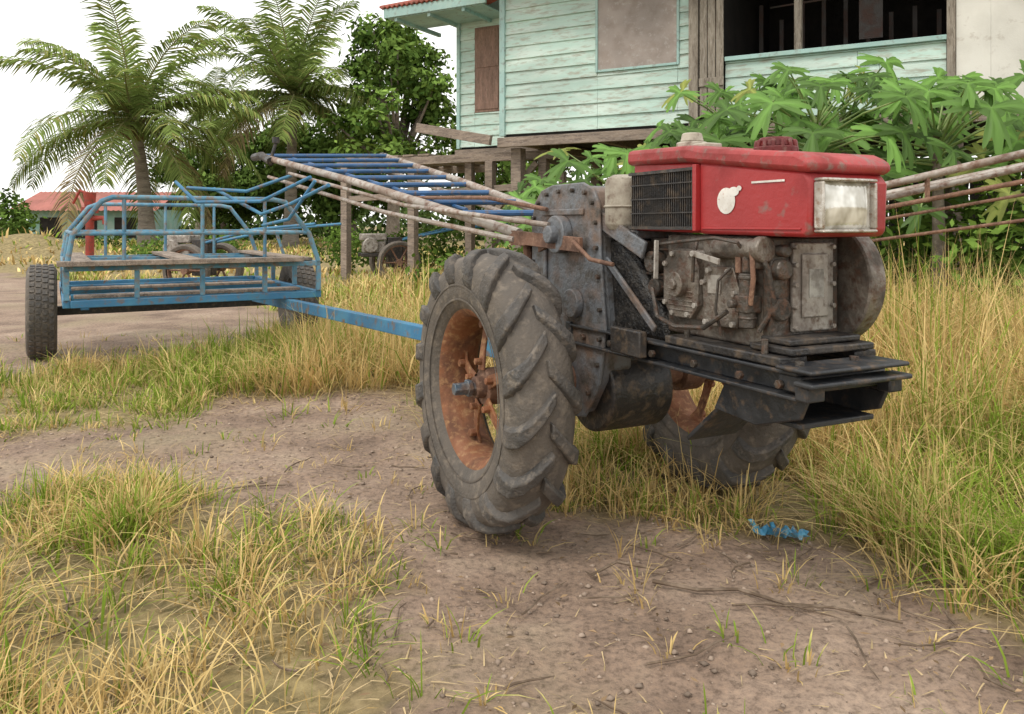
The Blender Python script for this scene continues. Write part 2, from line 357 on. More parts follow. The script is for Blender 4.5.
# ------------------------------------------------------------------ pebbles, litter, twigs
def scatter_oct(n,rect,s0,s1):
    x=rng.uniform(rect[0],rect[1],n);y=rng.uniform(rect[2],rect[3],n);k=dirt(x,y)>.3;x=x[k];y=y[k];n=len(x)
    s=s0*(s1/s0)**(rng.random(n)**3);base=np.array([(1,0,0),(.3,.9,.1),(-.9,.2,0),(-.2,-1,.1),(.1,0,.6),(0,0,-.5)])
    V=base[None]*s[:,None,None]*rng.uniform(.7,1.3,(n,6,3));a=rng.uniform(0,6.28,n);c,s_=np.cos(a)[:,None],np.sin(a)[:,None]
    vx=V[...,0]*c-V[...,1]*s_;vy=V[...,0]*s_+V[...,1]*c
    V=np.stack([vx+x[:,None],vy+y[:,None],V[...,2]+(gz(x,y))[:,None]],-1)
    o=(np.arange(n)*6)[:,None];T=np.concatenate([o+np.array([t]) for t in [(0,1,4),(1,2,4),(2,3,4),(3,0,4),(1,0,5),(2,1,5),(3,2,5),(0,3,5)]])
    c=np.repeat(rng.uniform(.5,1.3,(n,1))*np.array([.34,.265,.21]),6,0)
    return V.reshape(-1,3),T,c
V,T,c=scatter_oct(14000,(-3,1.8,1.1,4.5),.0022,.012);mesh_np("gravel",V,None,T,c,m_grassf)
n=800;x=rng.uniform(-1.6,1.8,n);y=rng.uniform(1.2,4,n);z=gz(x,y)+.012;a=rng.uniform(0,6.28,n);s=rng.uniform(.004,.013,n)
ca,sa=np.cos(a),np.sin(a);Vl=[]
for lx,ly,lz in((-1,0,0),(0,-.4,.25),(1.2,0,.1),(0,.4,.25)):
    Vl.append(np.stack([x+s*(lx*ca-ly*sa),y+s*(lx*sa+ly*ca),z+s*lz*rng.uniform(0,1.4,n)],-1))
V=np.stack(Vl,1).reshape(-1,3);Q=(np.arange(n)*4)[:,None]+np.array([[0,1,2,3]])
mesh_np("leaf_litter",V,Q,None,np.repeat(np.array([.25,.17,.10])*rng.uniform(.4,1.6,(n,1)),4,0),m_grassf)
b=B()
for i in range(70):
    x=random.uniform(-1.1,1.4);y=random.uniform(1.4,3.0);a=random.uniform(0,6.28);l=random.uniform(.04,.22)
    pts=[]
    for k in range(5):
        pts.append((x,y,float(gz(x,y))+.012));a+=random.uniform(-.4,.4);x+=math.cos(a)*l/4;y+=math.sin(a)*l/4
    b.tube(pts,[.003,.0028,.0024,.002,.001],5)
def gp(x,y,o=.012):return (x,y,float(gz(x,y))+o)
b.tube([gp(.35,1.99),gp(.45,1.94),gp(.55,1.95),gp(.64,1.87),gp(.74,1.84),gp(.86,1.76)],[.005,.0045,.004,.004,.003,.002],6)
b.tube([gp(.64,1.87),gp(.68,1.80,.02),gp(.76,1.76)],[.003,.002,.001],5)
b.tube([gp(.20,2.02),gp(.27,2.06,.03),gp(.36,2.04,.02),gp(.42,2.10)],[.004,.004,.003,.002],5)
b.ob("twigs",M("twig_bark",(.13,.09,.06),(.24,.18,.13),s=20,rough=.9))
v=[];f=[];NI,NJ=18,6
for i in range(NI):
    wd_=.3+.7*abs(math.sin(i*.55+.4))
    for j in range(NJ):
        x=.70+i*.0085+random.uniform(-.006,.006);y=2.34+(j-2.5)*.012*wd_-i*.003+random.uniform(-.006,.006);v.append((x,y,float(gz(x,y))+.014+.028*random.random()**2))
for i in range(NI-1):
    for j in range(NJ-1):f.append((i*NJ+j,i*NJ+j+1,i*NJ+j+NJ+1,i*NJ+j+NJ))
B().raw(v,f).ob("blue_plastic_scrap",m_tarp,smooth=False)

# ------------------------------------------------------------------ two wheel tractor
ta=math.atan2(-.897,.44)
TR=empty("two_wheel_tractor",(.31,2.57,0),ta)
def agri_wheel(nm,yc,out,parent,z=.42,ph=0):
    prof=[(-.058,.228),(-.074,.238),(-.088,.268),(-.093,.30),(-.092,.335),(-.085,.366),(-.064,.386),(-.03,.394),(0,.396)]
    prof=prof+[(-a,b_) for a,b_ in prof[-2::-1]]
    B().lathey(prof,(0,yc,z),72).ob(nm+"_tyre_carcass",m_tyre,parent,ang=60)
    b=B()
    for w0,r0 in((-.0935,.305),(-.088,.262),(.0935,.305),(.088,.262)):
        b.lathey([(w0-.0015,r0-.003),(w0+(.002 if w0>0 else -.002),r0),(w0-.0015,r0+.003)],(0,yc,z),64)
    b.ob(nm+"_tyre_beads",m_tyre,parent)
    b=B();path=[(-.006,.3955),(.03,.394),(.058,.389),(.077,.376),(.0885,.352),(.094,.328),(.0935,.308)]
    nrm=[(0,1),(.05,1),(.25,.97),(.6,.8),(.9,.45),(1,.05),(1,-.1)];hh=[.020,.023,.025,.025,.017,.008,.002];adv=[0,.10,.185,.24,.275,.295,.305];wd=[.046,.05,.054,.06,.064,.062,.06]
    NL=16
    for sd_ in(-1,1):
        for k in range(NL):
            t0=2*math.pi*(k+(.5 if sd_>0 else 0))/NL+ph;o=len(b.v);hj=random.uniform(.6,1.15)
            for (w_,r_),(nw,nr),h_,ad,wdd in zip(path,nrm,hh,adv,wd):
                for lay in(0,1):
                    for e in(-1,1):
                        sc_=1.0 if lay==0 else .80
                        rr=r_+nr*h_*hj*lay-(1-lay)*.004*nr;ww=(w_+nw*h_*lay-(1-lay)*.004*nw)*sd_
                        tt=t0-ad+e*wdd*sc_/2/rr+random.uniform(-.008,.008);rr+=random.uniform(-.0015,.0015)
                        b.v.append((rr*math.cos(tt),yc+ww,z+rr*math.sin(tt)))
            m=len(path)
            for i in range(m-1):
                a=o+4*i;c=a+4
                b.f+=[(a+2,a+3,c+3,c+2),(a,a+2,c+2,c),(a+3,a+1,c+1,c+3)]
            b.f+=[(o,o+1,o+3,o+2),(o+4*(m-1),o+4*(m-1)+2,o+4*(m-1)+3,o+4*(m-1)+1)]
    b.ob(nm+"_tyre_lugs",m_lug,parent,bevel=.005,ang=40)
    rp_=[(-.066,.238),(-.066,.229),(-.058,.222),(-.05,.212),(-.02,.205),(.02,.205),(.05,.212),(.058,.222),(.066,.229),(.066,.238)]
    rp_=rp_+[(.060,.238),(.052,.226),(.02,.209),(-.02,.209),(-.052,.226),(-.060,.238)]
    B().lathey(rp_,(0,yc,z),64,True).ob(nm+"_rim",m_rim,parent,ang=50)
    y0=yc-out*.005;b=B()
    for k in range(5):
        t=2*math.pi*k/5+.3+ph;c,s_=math.cos(t),math.sin(t)
        pr=Vector((c,0,s_));tn=Vector((-s_,0,c));
        pts=[(.05,.02,.020),(.11,.012,.016),(.17,.0,.016),(.207,-.012,.034)]
        o=len(b.v)
        for r_,dy,hw in pts:
            for e in(-1,1):
                for l in(0,1):
                    p=pr*r_+tn*hw*e;b.v.append((p.x,y0+out*(dy+l*.008),z+p.z))
        for i in range(3):
            a=o+4*i;q=a+4
            b.f+=[(a,a+1,q+1,q),(a+2,q+2,q+3,a+3),(a+1,a+3,q+3,q+1),(a,q,q+2,a+2)]
        for r_ in(.185,):
            p=pr*r_;b.cyl((p.x,y0+out*.002,z+p.z),(p.x,y0+out*.024,z+p.z),.013,n=6)
        p=pr*.075;b.cyl((p.x,y0+out*.014,z+p.z),(p.x,y0+out*.045,z+p.z),.011,n=6)
    b.ob(nm+"_rim_spokes",m_rim,parent,bevel=.002)
    b=B();b.cyl((0,y0-.03*out,z),(0,y0+.022*out,z),.055,n=28);b.cyl((0,y0,z),(0,y0+.05*out,z),.035,.032,n=20)
    b.ob(nm+"_hub",m_rust,parent,bevel=.004)
    b=B();b.cyl((0,y0,z),(0,y0+.115*out,z),.019,n=6);b.cyl((0,y0+.06*out,z),(0,y0+.075*out,z),.027,n=6);b.ob(nm+"_hub_shaft",m_hub,parent,bevel=.002)
agri_wheel("left_wheel",-.425,-1,TR,ph=.1)
agri_wheel("right_wheel",.405,1,TR,ph=.4)
B().cyl((0,-.40,.42),(0,.39,.42),.032).cyl((0,-.30,.42),(0,.30,.42),.052).cyl((0,-.34,.42),(0,-.26,.42),.075).cyl((0,.26,.42),(0,.34,.42),.075).ob("axle_tube",m_rust,TR,.003)
b=B();b.cyl((.06,-.11,.40),(.06,.11,.40),.135,n=36);b.box(-.12,.16,-.10,.10,.42,.60);b.ob("lower_gear_case",m_black,TR,.008)
prof=[(-.225,.50),(-.235,.90),(-.215,.965),(-.17,1.005),(-.10,1.02),(.08,1.02),(.135,1.0),(.165,.955),(.175,.80),(.20,.60),(.17,.44),(.09,.33),(-.04,.31),(-.14,.36)]
B().ext(prof,-.135,-.03).ob("chain_case",m_case,TR,.012)
prof2=[((a+.02)*1.06-.02,(b_-.7)*1.03+.7) for a,b_ in prof]
B().ext(prof2,-.150,-.139).ob("chain_case_cover",m_case,TR,.004)
b=B()
for i in range(len(prof2)):
    a=Vector(prof2[i]);c=Vector(prof2[(i+1)%len(prof2)]);nn=max(1,int((c-a).length/.08))
    for k in range(nn):
        p=a.lerp(c,(k+.5)/nn);p=Vector((-.02,.7))+(p-Vector((-.02,.7)))*.93
        b.cyl((p.x,-.149,p.y),(p.x,-.161,p.y),.0075,n=6)
b.ob("chain_case_bolts",m_engd,TR,.001)
b=B();b.cyl((-.03,-.15,.87),(-.03,-.185,.87),.06,n=28);b.cyl((-.03,-.18,.87),(-.03,-.21,.87),.028,n=16);b.cyl((.05,-.15,.66),(.05,-.175,.66),.045,n=24)
b.box(-.16,.10,-.158,-.1505,.93,.95);b.box(-.15,-.13,-.16,-.1505,.62,.90)
b.ob("bearing_caps",m_case,TR,.005)
B().ext([(.14,.86),(.21,.86),(.30,.80),(.44,.64),(.44,.585),(.10,.585)],-.105,.10).ob("clutch_housing",m_tar,TR,.015)
b=B();b.box(.10,.33,-.12,.06,.862,.885);b.obox((.12,-.13,.93),(.38,-.13,.83),.012,.05);b.obox((.18,-.125,.80),(.42,-.125,.62),.010,.022);b.ob("belt_tension_plate",m_case,TR,.004)
b=B();b.ext([(.0,1.02),(.12,1.02),(.13,.90),(.02,.86)],-.02,.10);b.box(-.19,-.02,-.02,.10,.60,.98);b.ob("gearbox_body",m_black,TR,.01)
b=B();b.cyl((.08,.12,.84),(.08,.175,.84),.10,n=36);b.cyl((.08,.10,.84),(.08,.20,.84),.025)
b.ob("gearbox_pulley",m_engd,TR,.004)
b=B()
for yy in(.135,.155):
    b.tube([(.08,yy,.945),(.74,yy,.842)],.006,6);b.tube([(.08,yy,.735),(.74,yy,.632)],.006,6)
b.ob("drive_belts",m_lug,TR)
b=B()
for q0 in(-.16,.10):
    b.box(.02,.95,q0,q0+.04,.587,.595);b.box(.02,.95,q0,q0+.04,.535,.543)
    yy=q0+(.034 if q0<0 else 0.0);b.box(.02,.95,yy,yy+.006,.543,.587)
b.box(.0,.03,-.16,.16,.50,.60)
b.ob("frame_rails",m_blackrail,TR,.0025)
b=B();b.box(.30,.44,-.19,-.165,.55,.62);b.box(.50,.90,-.155,-.075,.597,.618);b.box(.50,.90,.07,.138,.597,.618);b.box(.78,.91,-.13,.12,.62,.636);b.box(.80,.89,-.115,.10,.638,.652);b.ob("engine_mount_blocks",m_black,TR,.004)
b=B();b.box(.905,1.005,-.175,.115,.5975,.607);b.box(.96,1.012,-.18,.115,.571,.582);b.box(.89,.955,-.15,.10,.55,.585);b.box(.955,.99,-.17,-.12,.54,.57);b.box(.955,.99,.07,.11,.54,.57)
b.ob("front_bumper_plate",m_blackrail,TR,.004)
b=B();b.ext([(.70,.533),(.95,.533),(.93,.49),(.80,.45),(.66,.46)],-.13,-.118);b.ext([(.70,.533),(.95,.533),(.93,.49),(.80,.45),(.66,.46)],.108,.12);b.box(.66,.92,-.117,.107,.465,.477)
b.obox((.66,-.02,.47),(.52,-.02,.35),.16,.012);b.ob("front_skid_bracket",m_blackrail,TR,.003)
b=B();b.cyl((.84,-.14,.595),(.84,-.14,.65),.008,n=8);b.cyl((.56,-.13,.595),(.56,-.13,.65),.008,n=8)
for p in(.1,.25,.45,.62,.78,.9):
    b.cyl((p,-.152,.563),(p,-.163,.563),.010,n=6)
for q in(-.14,.02):b.cyl((.94,q,.606),(.94,q,.616),.010,n=6)
b.ob("frame_bolts",m_engd,TR,.001)
# engine
b=B();b.box(.44,.80,-.10,.10,.619,.875);b.box(.48,.74,-.112,-.098,.66,.84);b.ob("engine_block",m_eng,TR,.012)
b=B();b.box(.345,.442,-.085,.085,.69,.865);b.box(.33,.348,-.07,.07,.71,.85);b.cyl((.39,-.085,.80),(.39,-.12,.80),.03);b.cyl((.39,-.085,.73),(.39,-.11,.73),.025)
for k in range(5):b.box(.335,.44,-.098,.098,.695+k*.034,.702+k*.034)
b.ob("cylinder_head",m_engd,TR,.004)
b=B();b.ext([(.46,.70),(.46,.80),(.49,.835),(.58,.835),(.60,.80),(.60,.70),(.57,.665),(.49,.665)],-.128,-.111)
b.ext([(.62,.655),(.61,.76),(.63,.80),(.72,.80),(.74,.75),(.735,.66)],-.124,-.111)
b.cyl((.53,-.125,.75),(.53,-.150,.75),.032,n=24);b.cyl((.53,-.15,.75),(.53,-.158,.75),.015,n=6)
for k in range(5):b.box(.482,.578,-.1305,-.127,.682+k*.012,.686+k*.012)
b.ob("side_covers",m_eng,TR,.004)
b=B()
for (p,z_) in[(.47,.70),(.47,.80),(.50,.826),(.57,.826),(.59,.79),(.59,.70),(.56,.675),(.50,.675),(.63,.665),(.62,.76),(.64,.79),(.71,.79),(.73,.74),(.725,.668)]:
    b.cyl((p,-.124,z_),(p,-.135,z_),.0075,n=6)
for q in(-.05,.075):
    for z_ in(.668,.715,.765,.81,.85):b.cyl((.832,q*.92,z_),(.844,q*.92,z_),.006,n=6)
b.ob("engine_bolts",m_engl,TR,.001)
B().box(.635,.68,-.1275,-.1245,.735,.78).ob("engine_nameplate",m_engl,TR,.0005)
b=B();b.cyl((.77,-.125,.665),(.77,-.125,.79),.019,n=18);b.cyl((.77,-.125,.79),(.77,-.125,.835),.012,n=12);b.box(.748,.79,-.145,-.10,.70,.74);b.cyl((.75,-.145,.72),(.75,-.162,.72),.010,n=10)
b.cyl((.77,-.125,.685),(.77,-.125,.692),.023,n=6);b.cyl((.77,-.125,.775),(.77,-.125,.785),.023,n=6)
b.ob("fuel_injection_pump",m_engd,TR,.003)
b=B();b.cyl((.66,-.12,.845),(.80,-.12,.845),.024,n=18);b.cyl((.80,-.12,.845),(.825,-.12,.845),.03,n=18);b.box(.76,.80,-.118,-.09,.80,.87);b.box(.62,.66,-.13,-.10,.82,.87);b.ob("governor_housing",m_eng,TR,.004)
b=B();b.tube([(.77,-.125,.83),(.765,-.15,.86),(.70,-.16,.87),(.58,-.155,.86),(.46,-.14,.85),(.40,-.12,.81)],.0045,8)
b.tube([(.73,-.15,.70),(.66,-.160,.655),(.55,-.160,.645),(.45,-.14,.66),(.40,-.12,.73)],.006,8)
b.tube([(.80,-.13,.86),(.83,-.12,.80),(.83,-.10,.72),(.80,-.12,.66)],.006,8)
b.tube([(.72,-.13,.80),(.70,-.15,.77),(.69,-.15,.70),(.70,-.14,.64)],.004,6)
b.tube([(.60,-.13,.86),(.61,-.15,.82),(.60,-.145,.76)],.005,6)
b.tube([(.36,-.10,.84),(.30,-.12,.85),(.24,-.10,.88)],.016,10)
b.ob("fuel_pipes",m_engd,TR)
b=B();b.tube([(.79,-.135,.72),(.81,-.145,.78),(.80,-.14,.84)],.006,8);b.box(.74,.757,-.135,-.12,.79,.83);b.ob("rusty_fuel_fitting",m_rust,TR,.001)
b=B();b.obox((.62,-.155,.83),(.72,-.165,.815),.006,.014);b.cyl((.62,-.12,.83),(.62,-.165,.83),.008,n=8);b.obox((.46,-.15,.86),(.47,-.16,.76),.006,.012);b.ob("control_levers",m_engl,TR,.001)
b=B();b.box(.795,.822,-.105,.105,.64,.872);b.cyl((.82,-.082,.80),(.845,-.082,.80),.024,n=20);b.cyl((.82,-.082,.71),(.838,-.082,.71),.026,n=20);b.cyl((.82,-.08,.842),(.85,-.08,.842),.014,n=12)
b.ob("engine_front_case",m_engd,TR,.005)
b=B();b.box(.823,.835,-.050,.075,.658,.860);b.box(.835,.842,-.028,.052,.69,.835);b.ob("front_inspection_cover",m_engl,TR,.004)
B().box(.8425,.8435,-.01,.035,.735,.80).ob("front_cover_plate",M("alloy_plate",(.42,.41,.38),(.3,.28,.25),s=30,rough=.4,metal=.4),TR)
b=B();fy=.108
b.lathey([(0,.02),(0,.10),(-.004,.115),(-.004,.145),(.0,.150),(.045,.150),(.05,.145),(.05,.122),(.036,.112),(.03,.05),(.05,.045),(.05,.0)],(.755,fy+.01,.765),64);b.cyl((.755,.10,.765),(.755,.185,.765),.022)
b.ob("flywheel",m_eng,TR,ang=30)
# hood
B().ext([(.60,.878),(.940,.874),(.952,.885),(.956,.99),(.940,1.012),(.60,1.055)],-.125,.108).ob("hood_fuel_tank",m_red,TR,.014)
B().ext([(.31,.885),(.598,.88),(.598,1.055),(.31,1.075)],-.118,.100).ob("radiator_shroud",m_red,TR,.008)
B().ext([(.295,1.066),(.55,1.058),(.945,1.010),(.964,1.018),(.955,1.040),(.92,1.056),(.62,1.088),(.57,1.100),(.30,1.108)],-.134,.117).ob("hood_lid",m_redlid,TR,.012)
b=B();b.box(.315,.585,-.127,-.119,.888,1.045);b.box(.303,.310,-.11,.10,.89,1.06)
for k in range(30):
    p=.320+k*.0089;b.box(p,p+.0028,-.132,-.1272,.895,1.038)
for z_ in(.888,1.036):b.box(.312,.59,-.137,-.1272,z_,z_+.008)
for z_ in(.93,.968,1.006):b.box(.318,.588,-.1345,-.1322,z_,z_+.003)
b.ob("radiator_screen",m_black,TR)
b=B();b.box(.588,.602,-.137,-.119,.885,1.05);b.box(.612,.930,-.1285,-.1255,.889,.894);b.ob("hood_side_trim",m_red,TR,.002)
b=B()
def disc(b,cx,cz,r,y,n=28,rz=None):
    b.raw([(cx+r*math.cos(2*math.pi*k/n),y,cz+(rz or r)*math.sin(2*math.pi*k/n)) for k in range(n)],[tuple(range(n))])
disc(b,.700,.957,.031,-.1268);disc(b,.726,.978,.018,-.1272,20,.011);disc(b,.745,.985,.008,-.1276,16,.006);b.ob("hood_emblem",m_wht,TR,smooth=False)
b=B();b.box(.785,.885,-.1275,-.1262,.994,.9985);b.ob("hood_stripe",m_wht,TR)
b=B()
q0,q1,z0,z1=-.118,.042,.884,.998
b.box(.956,.984,q0,q1,z0,z0+.007);b.box(.956,.984,q0,q1,z1-.007,z1);b.box(.956,.983,q0,q0+.007,z0+.0075,z1-.0075);b.box(.956,.983,q1-.007,q1,z0+.0075,z1-.0075)
b.ob("headlamp_bezel",m_frame,TR,.004)
v=[];f=[];nn=12
for i in range(nn+1):
    for j in range(nn+1):
        a=i/nn*2-1;c=j/nn*2-1;v.append((.968+.013*(1-a*a)**.5*(1-c*c)**.5 if abs(a)<1 and abs(c)<1 else .968,(q0+q1)/2+a*(q1-q0-.014)/2,(z0+z1)/2+c*(z1-z0-.014)/2))
for i in range(nn):
    for j in range(nn):
        k=i*(nn+1)+j;f.append((k,k+1,k+nn+2,k+nn+1))
B().raw(v,f).ob("headlamp_lens",m_lens,TR,ang=80)
b=B();b.cyl((.72,.01,1.06),(.72,.01,1.088),.052,n=28);b.cyl((.72,.01,1.088),(.72,.01,1.110),.045,.038,n=28)
for k in range(14):
    t=k/14*6.283;b.cyl((.72+.048*math.cos(t),.01+.048*math.sin(t),1.074),(.72+.044*math.cos(t),.01+.044*math.sin(t),1.104),.006,n=6)
b.ob("fuel_cap",M("dark_red_cap",(.17,.015,.014),(.1,.012,.012),(.2,.1,.08),s=14,rough=.45,r2=.7,bump=.1),TR,.003)
b=B();b.cyl((.43,-.01,1.10),(.43,-.01,1.125),.042,n=24);b.cyl((.43,-.01,1.125),(.43,-.01,1.150),.032,.026,n=24);b.box(.48,.53,-.05,.01,1.10,1.115);b.ob("radiator_cap",m_beige,TR,.004)
b=B();b.tube([(.23,-.10,.885),(.23,-.10,.90),(.23,-.10,.905),(.23,-.10,1.02),(.23,-.10,1.035),(.23,-.10,1.045)],[.038,.05,.052,.052,.046,.028],28);b.tube([(.23,-.10,.95),(.23,-.10,.957)],.056,28);b.box(.17,.30,-.06,.06,.90,1.01)
b.ob("air_cleaner",m_beige,TR,.003)
b=B();b.tube([(.25,.04,.93),(.24,.04,1.06),(.22,.04,1.09)],[.02,.02,.02],14);b.cyl((.20,.06,1.0),(.33,.06,1.0),.05,n=20);b.ob("muffler",m_rust,TR)
# handle ladder
L0=Vector((-.30,-.17,.87));L1=Vector((-3.01,-.62,1.33));R0=Vector((-.25,.12,.87));R1=Vector((-3.0,.18,1.36))
b=B();b.tube([L0,L0.lerp(L1,.5)+Vector((0,0,.012)),L1],.019,12);b.tube([R0,R0.lerp(R1,.5)+Vector((0,0,.012)),R1],.019,12)
lo=Vector((0,-.03,-.075));b.tube([L0+Vector((0,-.02,-.02)),L0.lerp(L1,.35)+lo,L0.lerp(L1,.9)+lo*1.3],.010,10)
b.tube([L0+Vector((.25,-.02,.03)),L0.lerp(L1,.30)+lo*.3,L0.lerp(L1,.75)+lo*.4+Vector((0,-.05,0))],.009,10)
b.tube([R0+Vector((0,0,-.05)),R0.lerp(R1,.9)+lo],.012,10)
b.ob("handlebar_pipes",m_pipe,TR)
b=B()
for k in range(9):
    t=.14+k*.104;a=L0.lerp(L1,t);c=R0.lerp(R1,t);b.tube([a+Vector((0,.01,.01)),c+Vector((0,-.01,.01))],.0125,8)
b.tube([L0.lerp(L1,.2)+Vector((0,.12,.0)),L1+Vector((0,.17,.0))],.009,8)
b.ob("handlebar_rungs",m_dblue,TR)
b=B();e=L1;b.tube([e+Vector((.25,.02,-.05)),e+Vector((.05,0,.0)),e+Vector((-.12,-.02,.0))],.024,10);e=R1;b.tube([e,e+Vector((-.14,.02,.01))],.025,10)
b.tube([L0.lerp(L1,.93),L0.lerp(L1,.93)+Vector((0,.03,.10))],.010,8);b.tube([L0.lerp(L1,.93)+Vector((0,.03,.10)),L0.lerp(L1,.93)+Vector((0,.03,.135))],.022,10)
b.ob("hand_grips",m_black,TR)
b=B();b.obox((.12,-.175,.84),(-.34,-.185,.86),.014,.045);b.obox((-.10,-.175,.84),(-.34,-.10,.80),.012,.03);b.box(-.33,-.22,-.19,.14,.83,.85);b.tube([(-.30,-.14,.85),(-.22,-.14,.45)],.018,8);b.tube([(-.30,.12,.85),(-.2,.1,.50)],.018,8)
b.tube([(.10,-.19,.85),(.18,-.18,.80),(.30,-.18,.79)],.007,8)
b.tube([(-.1,-.17,.95),(-.5,-.2,1.0),(-1.2,-.27,1.02)],.008,8)
b.ob("handle_bracket",m_rust,TR,.002)
b=B();b.box(-.42,-.20,-.06,.06,.40,.47);b.cyl((-.38,0,.34),(-.38,0,.52),.016);b.ob("tow_hitch",m_rust,TR,.004)
b=B()
e=L0.lerp(L1,.78);b.tube([e+Vector((0,-.02,-.05)),e+Vector((-.1,-.25,-.14)),e+Vector((-.25,-.55,-.12))],.010,8)
b.tube([e+Vector((.4,0,-.08)),e+Vector((.1,-.2,-.2)),e+Vector((-.25,-.5,-.2)),e+Vector((-.4,-.6,-.08))],.010,8)
b.tube([e+Vector((.8,0,-.14)),e+Vector((.4,-.1,-.22)),e+Vector((.1,-.2,-.27)),e+Vector((-.3,-.4,-.12))],.010,8)
b.tube([e+Vector((.6,-.02,-.11)),e+Vector((.45,-.12,-.30)),e+Vector((.15,-.2,-.33))],.009,8)
b.ob("blue_control_rods",m_blue,TR)

# ------------------------------------------------------------------ trailer
T0=empty("farm_trailer",(-2.53,5.785,0),math.atan2(-.866,.5))
def road_wheel(nm,yc,out,parent,r=.315,wd=.09):
    pr=[(-.06,.19),(-.08,.20),(-wd,.24),(-wd,.275),(-.078,.303),(-.05,r-.002),(0,r)];pr=pr+[(-a,c) for a,c in pr[-2::-1]]
    b=B();b.lathey(pr,(0,yc,r),56)
    b.ob(nm+"_tyre",m_tyre,parent,ang=60)
    b=B()
    for k in range(44):
        t=2*math.pi*k/44
        for row in(-.055,-.018,.020,.056):
            t2=t+row*3;c,s_=math.cos(t2),math.sin(t2);rr=r-.006+(.006 if abs(row)<.03 else .003)
            p=Vector((c*rr,yc+row,r+s_*rr));tn=Vector((-s_,0,c))
            b.obox(p-tn*.015,p+tn*.015,.028,.012,up=(c,0,s_))
    b.ob(nm+"_tread",m_lug,parent,smooth=False)
    B().lathey([(-.065,.19),(-.068,.20),(-.06,.20),(-.05,.18),(.05,.18),(.06,.20),(.068,.20),(.065,.19),(.045,.172),(out*.02,.165),(out*.03,.09),(out*.05,.07),(out*.05,0)],(0,yc,r),40).ob(nm+"_rim",m_wheelw,parent)
road_wheel("near_wheel",-.75,-1,T0);road_wheel("far_wheel",.98,1,T0)
y0,y1,x0,x1=-.62,.85,-.85,1.0
b=B();b.obox((0,-.72,.315),(0,.95,.315),.06,.06);b.ob("axle_beam",m_black,T0,.004)
def rect(b,z,w,h,xa=x0,xb=x1,ya=y0,yb=y1):
    b.obox((xa,ya,z),(xb,ya,z),w,h);b.obox((xa,yb,z),(xb,yb,z),w,h);b.obox((xa,ya+w/2,z),(xa,yb-w/2,z),w,h-.002);b.obox((xb,ya+w/2,z),(xb,yb-w/2,z),w,h-.002)
b=B();rect(b,.44,.04,.045)
for xx in(-.4,.05,.5):b.obox((xx,y0+.03,.44),(xx,y1-.03,.44),.04,.04)
b.obox((.25,.60,.375),(3.60,.84,.41),.05,.065);b.obox((.25,.60,.41),(.25,.60,.43),.05,.05)
for xx in(-.2,.2):
    for yy in(-.5,.75):b.obox((xx,yy,.33),(xx,yy,.42),.05,.05)
b.ob("chassis",m_blue,T0,.004)
b=B();rect(b,.645,.03,.03)
for xx in(x0,-.25,.4,x1):
    for yy in(y0,y1):b.obox((xx,yy,.464),(xx,yy,.629),.03,.03)
for yy in(-.25,.12,.5):b.obox((x1,yy,.464),(x1,yy,.629),.028,.028)
for xx in(-.45,.1,.6):b.obox((xx,y0+.016,.645),(xx,y1-.016,.645),.028,.026)
for xx in(x1,x0):
    b.tube([(xx,y0,.66),(xx,y0+.03,.84),(xx,y0+.18,1.04),(xx,y0+.24,1.065),(xx,y1-.30,1.065),(xx,y1-.22,1.05),(xx,y1-.06,.84),(xx,y1,.66)],.016,10)
    b.tube([(xx,y0+.03,.85),(xx,y1-.06,.85)],.013,10)
    for yy in(-.32,.12,.5):b.tube([(xx,yy,.66),(xx,yy,1.06)],.012,8)
for yy in(y0,y1):
    b.tube([(x0,yy+(.03 if yy<0 else -.06),.85),(x1,yy+(.03 if yy<0 else -.06),.85)],.013,10)
    b.tube([(.1,yy,.66),(.1,yy+(.03 if yy<0 else -.06),.85)],.012,8)
b.ob("blue_rail_cage",m_bluef,T0,.002)
b=B()
for a_,w_ in((-.60,.12),(.02,.13),(.70,.12)):
    b.box(x0-.03,x1-.03,a_,a_+w_,.6625+random.uniform(0,.002),.683+random.uniform(0,.003))
b.box(x1-.02,x1+.10,y0-.05,y1-.12,.6625,.692)
for xa in(.10,.80):b.box(xa,xa+.13,y0+.04,y1-.1,.465,.482)
b.ob("deck_planks",m_wood,T0,.003)

# ------------------------------------------------------------------ handle frame of a second tiller (right)
E=empty("tiller_handlebars",(0,0,0))
b=B();A0=Vector((1.30,4.3,.95));A1=Vector((3.0,3.3,1.40))
b.tube([A0,A1],.019,12);b.tube([A0+Vector((.05,.0,-.05)),A1+Vector((.1,.1,-.055))],.015,12);b.tube([A0+Vector((.25,.35,0)),A1+Vector((.45,.35,0))],.019,12)
b.ob("grey_pipes",m_pipe,E)
b=B();b.tube([A0+Vector((0,0,-.09)),A0.lerp(A1,.5)+Vector((0,-.02,-.12)),A1+Vector((0,0,-.15))],.012,10);b.tube([A0+Vector((0,0,-.14)),A1+Vector((0,0,-.22))],.008,10);b.tube([A0+Vector((0,0,-.22)),A1+Vector((0,0,-.36))],.008,8)
b.obox(A0.lerp(A1,.42),A0.lerp(A1,.42)+Vector((0,0,-.13)),.012,.028)
for t in(.1,.9):b.tube([A0.lerp(A1,t),A0.lerp(A1,t)+Vector((.33,.35,0))],.015,8)
b.ob("rusty_control_rods",m_rust,E)
b=B();b.tube([A0,A0*1+Vector((-.02,.02,-.97))],.03,10);b.tube([A0+Vector((.25,.35,0)),A0+Vector((.25,.35,-.97))],.03,10);b.tube([A1,A1+Vector((.05,0,-1.42))],.025,10);b.tube([A1+Vector((.45,.35,0)),A1+Vector((.45,.35,-1.42))],.025,10);b.ob("support_legs",m_black,E)

